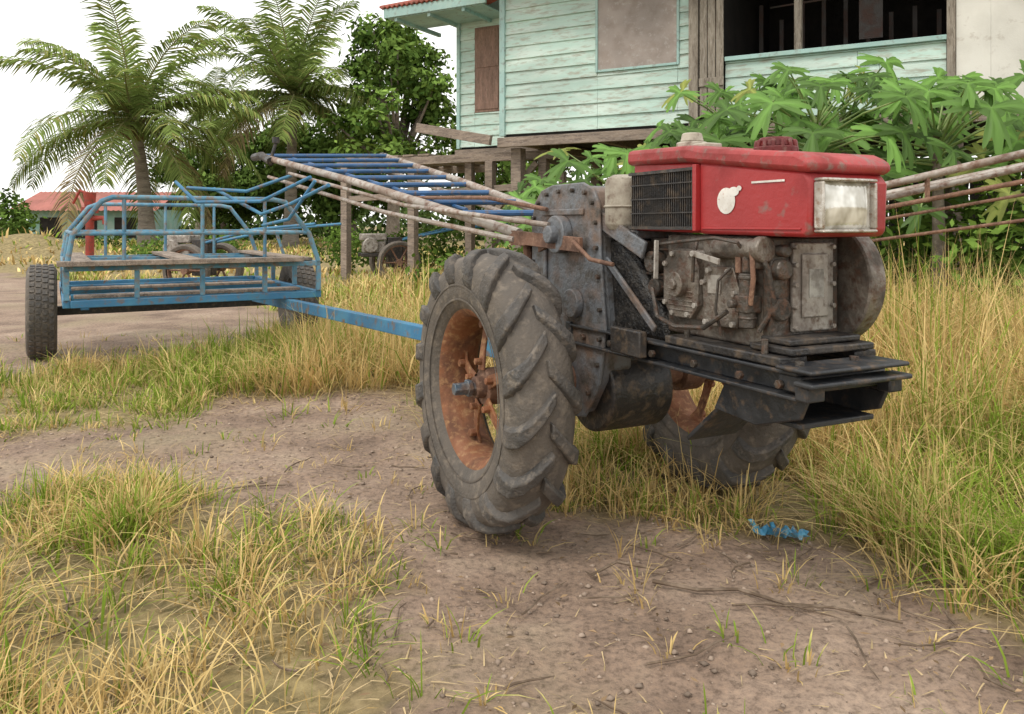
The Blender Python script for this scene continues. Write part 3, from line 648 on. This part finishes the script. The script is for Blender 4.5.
# ------------------------------------------------------------------ parked machines behind
def small_tiller(loc,rz,mA):
    e=empty("parked_tiller",loc,rz)
    for i,yy in enumerate((-.35,.35)):
        b=B();b.lathey([(-.05,.27),(-.06,.31),(-.03,.335),(.03,.335),(.06,.31),(.05,.27)],(0,yy,.335),36);b.ob("tyre_%d"%i,m_tyre,e)
        b=B();b.lathey([(-.03,.25),(-.03,.27),(.03,.27),(.03,.25)],(0,yy,.335),36,True)
        for k in range(6):
            t=k*math.pi/3;b.tube([(0,yy,.335),(.26*math.cos(t),yy,.335+.26*math.sin(t))],.014,6)
        b.cyl((0,yy-.05,.335),(0,yy+.05,.335),.05);b.ob("rim_%d"%i,m_rust,e)
    b=B();b.cyl((0,-.35,.335),(0,.35,.335),.03);b.box(-.12,.12,-.1,.1,.25,.72);b.box(.12,.55,-.15,-.11,.42,.48);b.box(.12,.55,.11,.15,.42,.48);b.ob("gear_case",m_black,e,.01)
    b=B();b.box(.16,.50,-.10,.10,.485,.66);b.cyl((.4,.11,.6),(.4,.16,.6),.12,n=24);b.ob("engine",m_engl,e,.015)
    b=B();b.box(.14,.54,-.12,.12,.67,.78);b.ob("hood",mA,e,.02)
    b=B();b.tube([(-.1,-.1,.68),(-.9,-.25,.85),(-1.8,-.32,.92)],.018,8);b.tube([(-.1,.1,.68),(-.9,.25,.85),(-1.8,.32,.92)],.018,8);b.tube([(-.9,-.25,.85),(-.9,.25,.85)],.014,8);b.ob("handles",m_blue,e)
small_tiller((-4.0,10.4,float(gz(-4.0,10.4))-.02),math.radians(164),m_engl)
small_tiller((-1.85,12.6,float(gz(-1.85,12.6))-.02),math.radians(-160),m_engl)
e=empty("red_hand_pump",(-7.6,14.4,float(gz(-7.6,14.4))-.03));e.scale=(.72,.72,.88)
b=B();b.cyl((0,0,0),(0,0,1.25),.10,n=16);b.cyl((0,0,0),(0,0,.15),.22,n=16);b.cyl((0,0,1.2),(0,0,1.32),.2,n=16);b.cyl((0,0,1.32),(0,0,1.62),.12,.15,n=16);b.tube([(0,0,1.1),(.35,0,1.1),(.38,0,.98)],.06,10);b.tube([(-.05,0,1.6),(-.25,0,1.66),(-.42,0,1.40)],.035,8);b.ob("pump_body",M("red_pump_paint",(.36,.04,.025),(.22,.04,.025),(.12,.06,.04),s=4,rough=.6),e)

# ------------------------------------------------------------------ house
HS=empty("stilt_house",(-.12,10.67,0),math.atan2(-.486,.874))
def clap(b,s0,s1,z0,z1,y=0,bh=.165):
    z=z0
    while z<z1-.01:
        zt=min(z+bh,z1);o=random.uniform(-.003,.003)
        c=s0
        while c<s1-.01:
            d=min(c+random.uniform(1.2,2.6),s1)
            if s1-d<.3:d=s1
            sg=random.uniform(-.004,.004)
            v=[(c,y-.028+o,z+sg),(d-.004,y-.028+o,z-sg),(d-.004,y-.006+o,zt+.008),(c,y-.006+o,zt+.008),(c,y+.01,z),(d-.004,y+.01,z),(d-.004,y+.01,zt+.008),(c,y+.01,zt+.008)]
            b.raw(v,[(0,1,2,3),(5,4,7,6),(0,4,5,1),(3,2,6,7),(0,3,7,4),(1,5,6,2)]);c=d
        z+=bh
b=B()
zf,zt=2.1,4.45
clap(b,0,1.37,zf,zt);clap(b,1.37,2.40,zf,2.82);clap(b,1.37,2.40,3.72,zt);clap(b,2.40,2.54,zf,zt);clap(b,2.96,5.2,zf,2.78);clap(b,2.96,5.2,4.2,zt)
clap(b,-1.45,-1.17,zf,4.1,1.2);clap(b,-.73,.02,zf,4.1,1.2);clap(b,-1.17,-.73,zf,2.62,1.2);clap(b,-1.17,-.73,3.92,4.1,1.2)
b.ob("clapboard_walls",m_clap,HS,smooth=False)
b=B();b.box(0,.012,.012,6,zf,zt);b.box(8.0,8.02,.012,6,zf,zt);b.box(0,8,6,6.02,zf,zt);b.box(-1.45,-1.435,1.215,5,zf,4.1);b.ob("side_walls",m_clap,HS)
b=B();b.box(-.03,.05,-.05,.012,zf-.02,zt)
b.box(1.35,1.38,-.045,.0,2.80,3.74);b.box(2.39,2.42,-.045,.0,2.80,3.74);b.box(1.381,2.389,-.045,.0,2.80,2.83);b.box(1.381,2.389,-.045,.0,3.71,3.74)
b.box(2.96,5.2,-.06,.02,2.78,2.83)
b.box(-1.49,-1.43,1.15,1.212,zf-.02,4.12);b.ob("trim_boards",m_fascia,HS,.004)
B().box(1.381,2.389,-.03,-.005,2.831,3.709).ob("window_shutter",m_shut,HS)
b=B();b.box(-1.17,-.73,1.175,1.195,2.62,3.92);b.box(-1.15,-.75,1.163,1.174,2.66,3.25);b.box(-1.15,-.75,1.163,1.174,3.3,3.88);b.ob("wing_window_shutter",m_brown,HS,.005)
b=B();b.box(2.55,2.66,-.10,.02,1.0,zt);b.box(3.72,3.80,-.04,.04,2.83,zt);b.box(5.2,5.28,-.06,.05,1.2,zt);
for k in range(3):b.box(2.675+k*.095,2.762+k*.095,-.08,-.055,2.15,4.1)
b.box(2.67,2.96,-.10,-.081,2.5,2.6);b.box(2.67,2.96,-.10,-.081,3.6,3.7);b.ob("weathered_posts_and_door",m_woodv,HS,.006)
b=B();c=5.285
while c<8:
    b.box(c,c+.30,-.03-random.uniform(0,.003),.0,zf,zt);c+=.301
b.ob("white_plank_wall",m_white,HS,.001)
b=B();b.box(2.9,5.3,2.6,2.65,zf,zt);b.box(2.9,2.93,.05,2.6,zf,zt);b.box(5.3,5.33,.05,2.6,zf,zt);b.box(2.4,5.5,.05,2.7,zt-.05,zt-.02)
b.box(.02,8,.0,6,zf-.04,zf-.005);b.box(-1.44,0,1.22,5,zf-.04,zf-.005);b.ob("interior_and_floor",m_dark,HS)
b=B()
for k in range(9):
    s=3.0+k*.26;b.box(s,s+.05,1.6,1.63,2.9,2.9+random.uniform(.4,1.1))
b.box(3.9,4.6,1.0,1.5,2.1,2.95);b.cyl((3.3,.8,3.55),(4.9,.8,3.6),.012,n=6);b.box(4.3,4.55,.79,.81,3.05,3.55);b.ob("stored_things",M("old_cloth",(.06,.05,.045),(.1,.06,.05),s=6),HS)
b=B();b.box(-.05,8.05,-.07,.0,1.93,zf-.042);b.box(-1.5,-.051,1.12,1.2,1.93,zf-.042)
for s in(.3,1.4,2.6,3.8,5.2,6.6,7.8):b.box(s,s+.08,.002,6,1.93,zf-.045)
for s in(.05,2.66,5.2,7.9):
    for y in(.12,2.8,5.6):b.box(s,s+.15,y,y+.15,-.6,1.93)
for s in(-1.4,-.1):
    for y in(1.25,4.6):b.box(s,s+.12,y,y+.12,-.6,1.93)
b.obox((-3.3,.5,1.86),(.6,.5,1.86),.08,.12);b.obox((-3.3,2.4,1.86),(-1.5,2.4,1.86),.08,.12)
for s in(-3.2,-1.9,-.55,.3):b.box(s,s+.12,.44,.56,-.6,1.80)
b.obox((-1.4,-.0,2.28),(-.1,-.15,2.02),.06,.13);b.obox((-3.2,.5,1.3),(.4,.5,1.45),.04,.09);b.obox((-.55,.4,.9),(.3,.4,1.75),.05,.08)
for k in range(7):b.obox((-3.3+k*.28,.45,1.94),(-3.3+k*.28,2.45,1.94),.2,.03)
b.ob("stilts_and_beams",m_wood,HS,.005)
b=B();c=.3
while c<7.9:
    b.box(c,c+.22,5.5,5.53,-.5,1.9);c+=.235
b.ob("underfloor_dark_backing",m_black,HS)  # added black backing: closes bright gaps, stands for the under-house shade
def roofslab(b,s0,s1,ye,ze,yr,zr,step=.09):
    ns=int((s1-s0)/step*2);rows=8
    o=len(b.v)
    for i in range(ns+1):
        s=s0+(s1-s0)*i/ns;c=.02*math.cos(i*math.pi)
        for j in range(rows+1):
            t=j/rows;b.v.append((s,ye+(yr-ye)*t,ze+(zr-ze)*t+c+ .0));
    for i in range(ns):
        for j in range(rows):
            a=o+i*(rows+1)+j;b.f.append((a,a+1,a+rows+2,a+rows+1))
b=B();roofslab(b,-.6,8.6,-.75,4.35,3,5.9);roofslab(b,-.6,8.6,6.75,4.35,3,5.9);roofslab(b,-2.35,-.55,.35,4.2,3.0,5.15);roofslab(b,-2.35,-.55,5.65,4.2,3.0,5.15)
ro=b.ob("tile_roof",m_roof,HS);md=ro.modifiers.new("s","SOLIDIFY");md.thickness=.03
b=B();b.box(-2.3,-.5,.38,.41,4.03,4.17);b.box(-.55,8.5,-.72,-.69,4.18,4.33);b.obox((-2.3,.42,4.11),(-2.3,3,5.05),.03,.14);b.obox((-2.3,5.6,4.11),(-2.3,3.01,5.05),.03,.14)
b.box(-2.25,-.56,.42,1.18,4.02,4.035)
for s in(-2.1,-1.5,-.9):b.obox((s,.42,4.0),(s,1.6,4.0),.05,.06)
b.obox((-.57,-.7,4.25),(-.57,3,5.8),.03,.16);b.ob("eave_fascia",m_fascia,HS,.003)
b=B();b.raw([(0,.015,zt),(0,5.99,zt),(0,3,5.75)],[(0,1,2)]);b.raw([(8.01,.015,zt),(8.01,5.99,zt),(8.01,3,5.75)],[(0,1,2)]);b.raw([(-1.44,1.2,4.1),(-1.44,4.8,4.1),(-1.44,3,5.0)],[(0,1,2)]);b.ob("gable_ends",m_clap,HS,smooth=False)

# ------------------------------------------------------------------ far building
e=empty("red_roof_shed",(-25.4,42,0),math.radians(4))
b=B();b.box(0,6.2,0,5,-.6,1.75);b.ob("walls",M("pale_green_wall",(.24,.42,.36),(.32,.45,.4),s=2,rough=.9),e)
b=B()
for s in(.6,2.4,4.4):b.box(s,s+1.1,-.04,-.005,.2,1.3)
b.ob("windows",m_dark,e)
b=B();roofslab(b,-.6,6.8,-.8,1.65,2.5,2.75,.25);roofslab(b,-.6,6.8,5.8,1.65,2.5,2.75,.25);b.ob("roof",M("bright_red_roof",(.42,.15,.12),(.36,.13,.10),s=2,rough=.8),e)

# ------------------------------------------------------------------ foliage
def leaf_cloud(blobs,per,size,cA,cB,ar=.5,shell=.55):
    Vs=[];Cs=[];n=0
    for (c,r,k) in blobs:
        m=int(per*k);d=rng.normal(0,1,(m,3));d/=np.linalg.norm(d,axis=1)[:,None]
        rad=shell+(1-shell)*rng.random(m)**.6;rad=rad*(1+.35*(rng.random(m)<.2));p=np.array(c)+d*np.array(r)*rad[:,None]
        nrm=d+rng.normal(0,.7,(m,3));nrm[:,2]+=.5;nrm/=np.linalg.norm(nrm,axis=1)[:,None]
        t=np.cross(nrm,rng.normal(0,1,(m,3)));t/=np.linalg.norm(t,axis=1)[:,None];bt=np.cross(nrm,t)
        s=(size*rng.uniform(.6,1.35,m))[:,None]
        q=np.stack([p-t*s,p-bt*s*ar,p+t*s,p+bt*s*ar],1);Vs.append(q.reshape(-1,3))
        tone=rng.uniform(.55,1.3);u=(np.clip(.5+d[:,2]*.35+rng.normal(0,.22,m),0,1))[:,None]  # leaves darken toward each clump's underside: shade painted into the colour
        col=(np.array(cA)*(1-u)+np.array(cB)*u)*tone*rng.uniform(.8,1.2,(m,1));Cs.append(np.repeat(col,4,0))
    V=np.concatenate(Vs);C=np.concatenate(Cs);Q=np.arange(len(V)).reshape(-1,4);return V,Q,C
def tree(name,x,y,trunk_h,cx,cz,rx,rz_,nb,per,size,cA,cB,br=(.55,.95),rmin=.35):
    z0=float(gz(x,y))-.2;e=empty(name,(x,y,z0));b=B()
    top=Vector((random.uniform(-.2,.2),0,trunk_h));r0=.05*(trunk_h+rz_)
    b.tube([(0,0,-.3),(.05,0,trunk_h*.5),top],[r0,r0*.75,r0*.6],10)
    bl=[]
    for k in range(nb):
        a=random.uniform(0,6.28);u=random.uniform(-1,1);rr=math.sqrt(max(0,1-u*u))*random.uniform(rmin,1)
        c=Vector((cx+math.cos(a)*rr*rx,math.sin(a)*rr*rx,cz+u*rz_));s=random.uniform(*br)
        bl.append(((c.x,c.y,c.z),(s,s,s*.7),s*s))
        if k%2==0:
            mid=top.lerp(c,.5)+Vector((0,0,-.2));b.tube([top*.85,mid,c],[r0*.4,r0*.22,.02],6)
    b.ob("trunk_and_limbs",m_bark,e)
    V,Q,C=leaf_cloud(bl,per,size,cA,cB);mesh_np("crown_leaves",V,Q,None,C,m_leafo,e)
gA=(.055,.11,.024);gB=(.19,.29,.065)  # far crown greens lightened to stand in for distance haze
tree("broadleaf_tree",-4.2,28,3.2,0,5.3,2.3,2.6,62,420,.125,gA,gB,(.4,.8),.35)
tree("broadleaf_tree",-9.9,35,2.2,0,3.6,2.3,1.7,36,330,.14,(.05,.095,.024),(.14,.22,.05),(.6,1.1))
tree("broadleaf_tree",-13.4,37,2,0,3.0,2.4,1.7,30,330,.15,(.05,.095,.024),(.14,.21,.05),(.6,1.1))
tree("broadleaf_tree",-6.6,33,2,0,3.0,1.9,1.5,28,330,.15,(.05,.095,.024),(.14,.22,.05),(.6,1.0))
tree("broadleaf_tree",-.5,34,2.5,0,3.8,3.2,2.3,34,330,.15,gA,gB,(.6,1.1))
tree("bushy_tree",-19.6,30,.6,0,1.3,1.5,.8,16,300,.11,(.05,.10,.022),(.15,.24,.05),(.4,.7))
bl=[]
for k in range(150):
    x=-45+k*.62+random.uniform(-.5,.5);y=46+random.uniform(-2,2)+abs(x)*.12;h=random.uniform(.5,1.4)+(.9 if -18<x<2 else 0)+(2 if x>2 else 0)
    bl.append(((x,y,h*.55),(1.0,1.0,h*.75),1))
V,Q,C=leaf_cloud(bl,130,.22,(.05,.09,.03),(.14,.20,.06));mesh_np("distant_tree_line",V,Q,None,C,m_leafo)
bl=[]
for (x,y,h,k) in[(-7.6,17,.6,3),(-6.5,18,.7,3),(-9.3,22,.7,3),(-3.6,15.5,.9,3),(-2.6,14.5,.8,3),(-1.2,13.5,.9,3),(-16.5,26,1,4),(-12.8,25,.8,3),(.4,9.3,1.0,3),(1.0,8.6,1.1,4),(-.4,9.9,.8,3),(1.7,8.1,1.2,4),(2.6,7.6,1.3,5),(3.5,7.2,1.4,6),(4.4,6.8,1.5,6),(5.0,6.2,1.5,6),(3.9,6.2,1.3,5),(5.6,7.0,1.6,5)]:
    for j in range(k):
        bl.append(((x+random.uniform(-.5,.5),y+random.uniform(-.3,.3),h*random.uniform(.3,.7)),(.45,.4,h*.35),.7))
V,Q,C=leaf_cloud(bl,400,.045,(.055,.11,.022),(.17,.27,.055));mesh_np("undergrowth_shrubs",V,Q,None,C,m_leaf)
# palms
def palm(x,y,hgt,flen,nfr,lean,seed,droop=1.0,el0=1.45,elr=2.0,dens=2.6):
    rs=np.random.default_rng(seed);z0=float(gz(x,y))-.2;e=empty("coconut_palm",(x,y,z0))
    b=B();pts=[]
    rad=[]
    for k in range(25):
        t=k/24;pts.append((lean*t*t,0,hgt*t));rad.append(.24-.09*t+(.12*(1-t)**6)+(.010 if k%2 else 0))
    b.tube(pts,rad,14);b.ob("trunk",m_palmbark,e)
    top=np.array([lean,0,hgt]);Vs=[];Cs=[];bb=B()
    for i in range(nfr):
        az=i*2.399+rs.normal(0,.2);el=el0-elr*(i/nfr)**.9+rs.normal(0,.12);ln=flen*rs.uniform(.8,1.08)
        nseg=24;p=top.copy();d_el=el;P=[];D_=[];tw=rs.normal(0,.01)
        for k in range(nseg+1):
            dv=np.array([math.cos(az)*math.cos(d_el),math.sin(az)*math.cos(d_el),math.sin(d_el)]);P.append(p.copy());D_.append(dv)
            p=p+dv*ln/nseg;d_el-=droop*(.02+.06*(k/nseg));az+=tw
            d_el=max(d_el,-1.45)
        bb.tube(P[::4],[.05,.04,.03,.022,.015,.010,.006][:len(P[::4])],5)
        dead=(i>nfr*.9);K=int(nseg*dens)
        for k in range(3,K):
            t=k/K;f=t*nseg;i0=int(f);pp=P[i0]+(P[min(i0+1,nseg)]-P[i0])*(f-i0);dv=D_[i0]
            side0=np.cross(dv,np.array([0,0,1.]));side0/=max(1e-6,np.linalg.norm(side0))
            ll=flen*.22*(math.sin(math.pi*min(1,(.15+t*.83)))**.55)*rs.uniform(.8,1.15)
            for sgn in(-1,1):
                s=side0*sgn;dr=s*.75+dv*.6+np.array([0,0,.10-.35*rs.random()]);dr/=np.linalg.norm(dr)
                m_=pp+dr*ll*.5;tp=m_+(dr*.9+np.array([0,0,-.42-.35*rs.random()]))*ll*.48;wv=dv*.032*(flen/4)
                Vs.append(np.array([pp-wv*.6,pp+wv*.6,m_+wv,m_-wv,tp+wv*.15,tp-wv*.15]))
                c=np.array([.20,.27,.075]) if not dead else np.array([.36,.28,.15])
                c=c*(.5+.8*rs.random())*(.8+.4*(1-i/nfr));
                if rs.random()<.15:c=c*.5+np.array([.21,.19,.07])
                Cs.append(np.repeat(c[None],6,0))
    V=np.concatenate(Vs);C=np.concatenate(Cs);o=(np.arange(len(V)//6)*6)[:,None]
    Q=np.concatenate([o+np.array([[0,1,2,3]]),o+np.array([[3,2,4,5]])])
    mesh_np("frond_leaflets",V,Q,None,C,m_leaf,e);bb.ob("frond_ribs",M("frond_rib_%d"%seed,(.24,.24,.09),(.28,.25,.12),s=4,rough=.6),e)
    b=B()
    for k in range(11):
        a=k*2.4;c=Vector((lean+.28*math.cos(a),.28*math.sin(a),hgt-.25-.18*(k%3)));b.tube([c+Vector((0,0,.14)),c+Vector((0,0,.08)),c,c-Vector((0,0,.09)),c-Vector((0,0,.14))],[.03,.10,.13,.09,.03],10)
    b.ob("coconuts",M("coconut_husk_%d"%seed,(.14,.13,.04),(.2,.13,.06),s=3,rough=.6),e)
palm(-11.4,25,4.3,4.6,30,-.45,3,1.05)
palm(-8.3,30,5.9,5.0,30,.1,8,.95)
palm(-15.6,40,5.4,4.6,20,.5,14,.9)
# papaya plants
def papleaf(R):
    n=126;th=np.linspace(-2.65,2.65,n);lob=np.maximum(0,np.cos(th*3.5))
    r=R*(.26+.74*lob**.62*(1-.10*np.abs(th)))*(1+.24*np.cos(th*3.5*6)*(lob>.15)*(lob<.97))
    x=r*np.cos(th);y=r*np.sin(th);z=-.30*(r**2)/R+.03*lob
    P=np.concatenate([[[0,0,0]],np.stack([x*.5,y*.5,z*.22+.01],-1),np.stack([x,y,z],-1)])
    T=[(0,i+1,i+2) for i in range(n-1)];Q=[(i+1,i+1+n,i+2+n,i+2) for i in range(n-1)]
    return P,np.array(T),np.array(Q),lob,n
def papaya(x,y,hgt,nl,pet,R,seed,lowf=.35):
    rs=np.random.default_rng(seed);z0=float(gz(x,y));e=empty("papaya_plant",(x,y,z0-.05))
    b=B();b.tube([(0,0,-.1),(.03,.02,hgt*.5),(0,0,hgt)],[.06,.05,.035],10);b.ob("trunk",m_bark,e)
    pb_=B();Vs=[];Ts=[];Qs=[];Cs=[];o=0
    for i in range(nl):
        az=i*2.399+rs.normal(0,.2);t=i/nl;el=1.1-1.25*t+rs.normal(0,.12);l=pet*rs.uniform(.7,1.15)*(.55+.6*min(1,t*1.6))
        base=np.array([0,0,hgt*(1-lowf*t*.5)]);dv=np.array([math.cos(az)*math.cos(el),math.sin(az)*math.cos(el),math.sin(el)])
        mid=base+dv*l*.55;tip=mid+(dv+np.array([0,0,-.18]))*l*.45
        pb_.tube([base,mid,tip],[.010,.008,.006],6)
        RR=R*rs.uniform(.7,1.15)*(.75+.35*min(1,t*2));P,T_,Q_,lob,n=papleaf(RR)
        # blades hang outward from the stalk end, faces tilted towards the camera
        nv_=np.array([math.cos(az)*.45+rs.normal(0,.25),math.sin(az)*.3-.75+rs.normal(0,.25),.85+rs.normal(0,.15)]);nv_/=np.linalg.norm(nv_)
        fx=np.array([math.cos(az),math.sin(az),-.55]);fx-=nv_*fx.dot(nv_);fx/=np.linalg.norm(fx);fy=np.cross(nv_,fx)
        W=P@np.stack([fx,fy,nv_])+tip;Vs.append(W);Ts.append(T_+o);Qs.append(Q_+o);o+=len(W)
        c=np.array([.13,.255,.05])*rs.uniform(.5,1.45)
        if rs.random()<.1:c=np.array([.30,.34,.08])
        cc=np.repeat(c[None],len(W),0);vein=np.clip(lob,0,1)[:,None];cc[0]*=1.4;cc[1:1+n]*=(.75+.5*vein**3);cc[1+n:]*=(.85+.25*vein);Cs.append(cc)
    mesh_np("lobed_leaves",np.concatenate(Vs),np.concatenate(Qs),np.concatenate(Ts),np.concatenate(Cs),m_pap,e,smooth=True)
    pb_.ob("leaf_stalks",M("papaya_stalk_%d"%seed,(.20,.30,.09),(.26,.32,.12),s=5,rough=.5,bump=0),e)
papaya(1.75,7.0,1.50,30,.75,.27,1)
papaya(2.55,6.7,1.80,36,.85,.29,2)
papaya(3.45,6.5,1.70,34,.85,.29,3)
papaya(1.05,7.6,1.30,28,.75,.26,4)
papaya(.45,7.9,1.05,22,.65,.24,5)
papaya(4.4,6.2,1.55,30,.75,.28,6)
papaya(2.2,7.7,1.95,28,.8,.28,7)
papaya(3.0,7.3,1.95,30,.85,.29,9)
papaya(3.9,7.2,1.85,28,.8,.29,12)
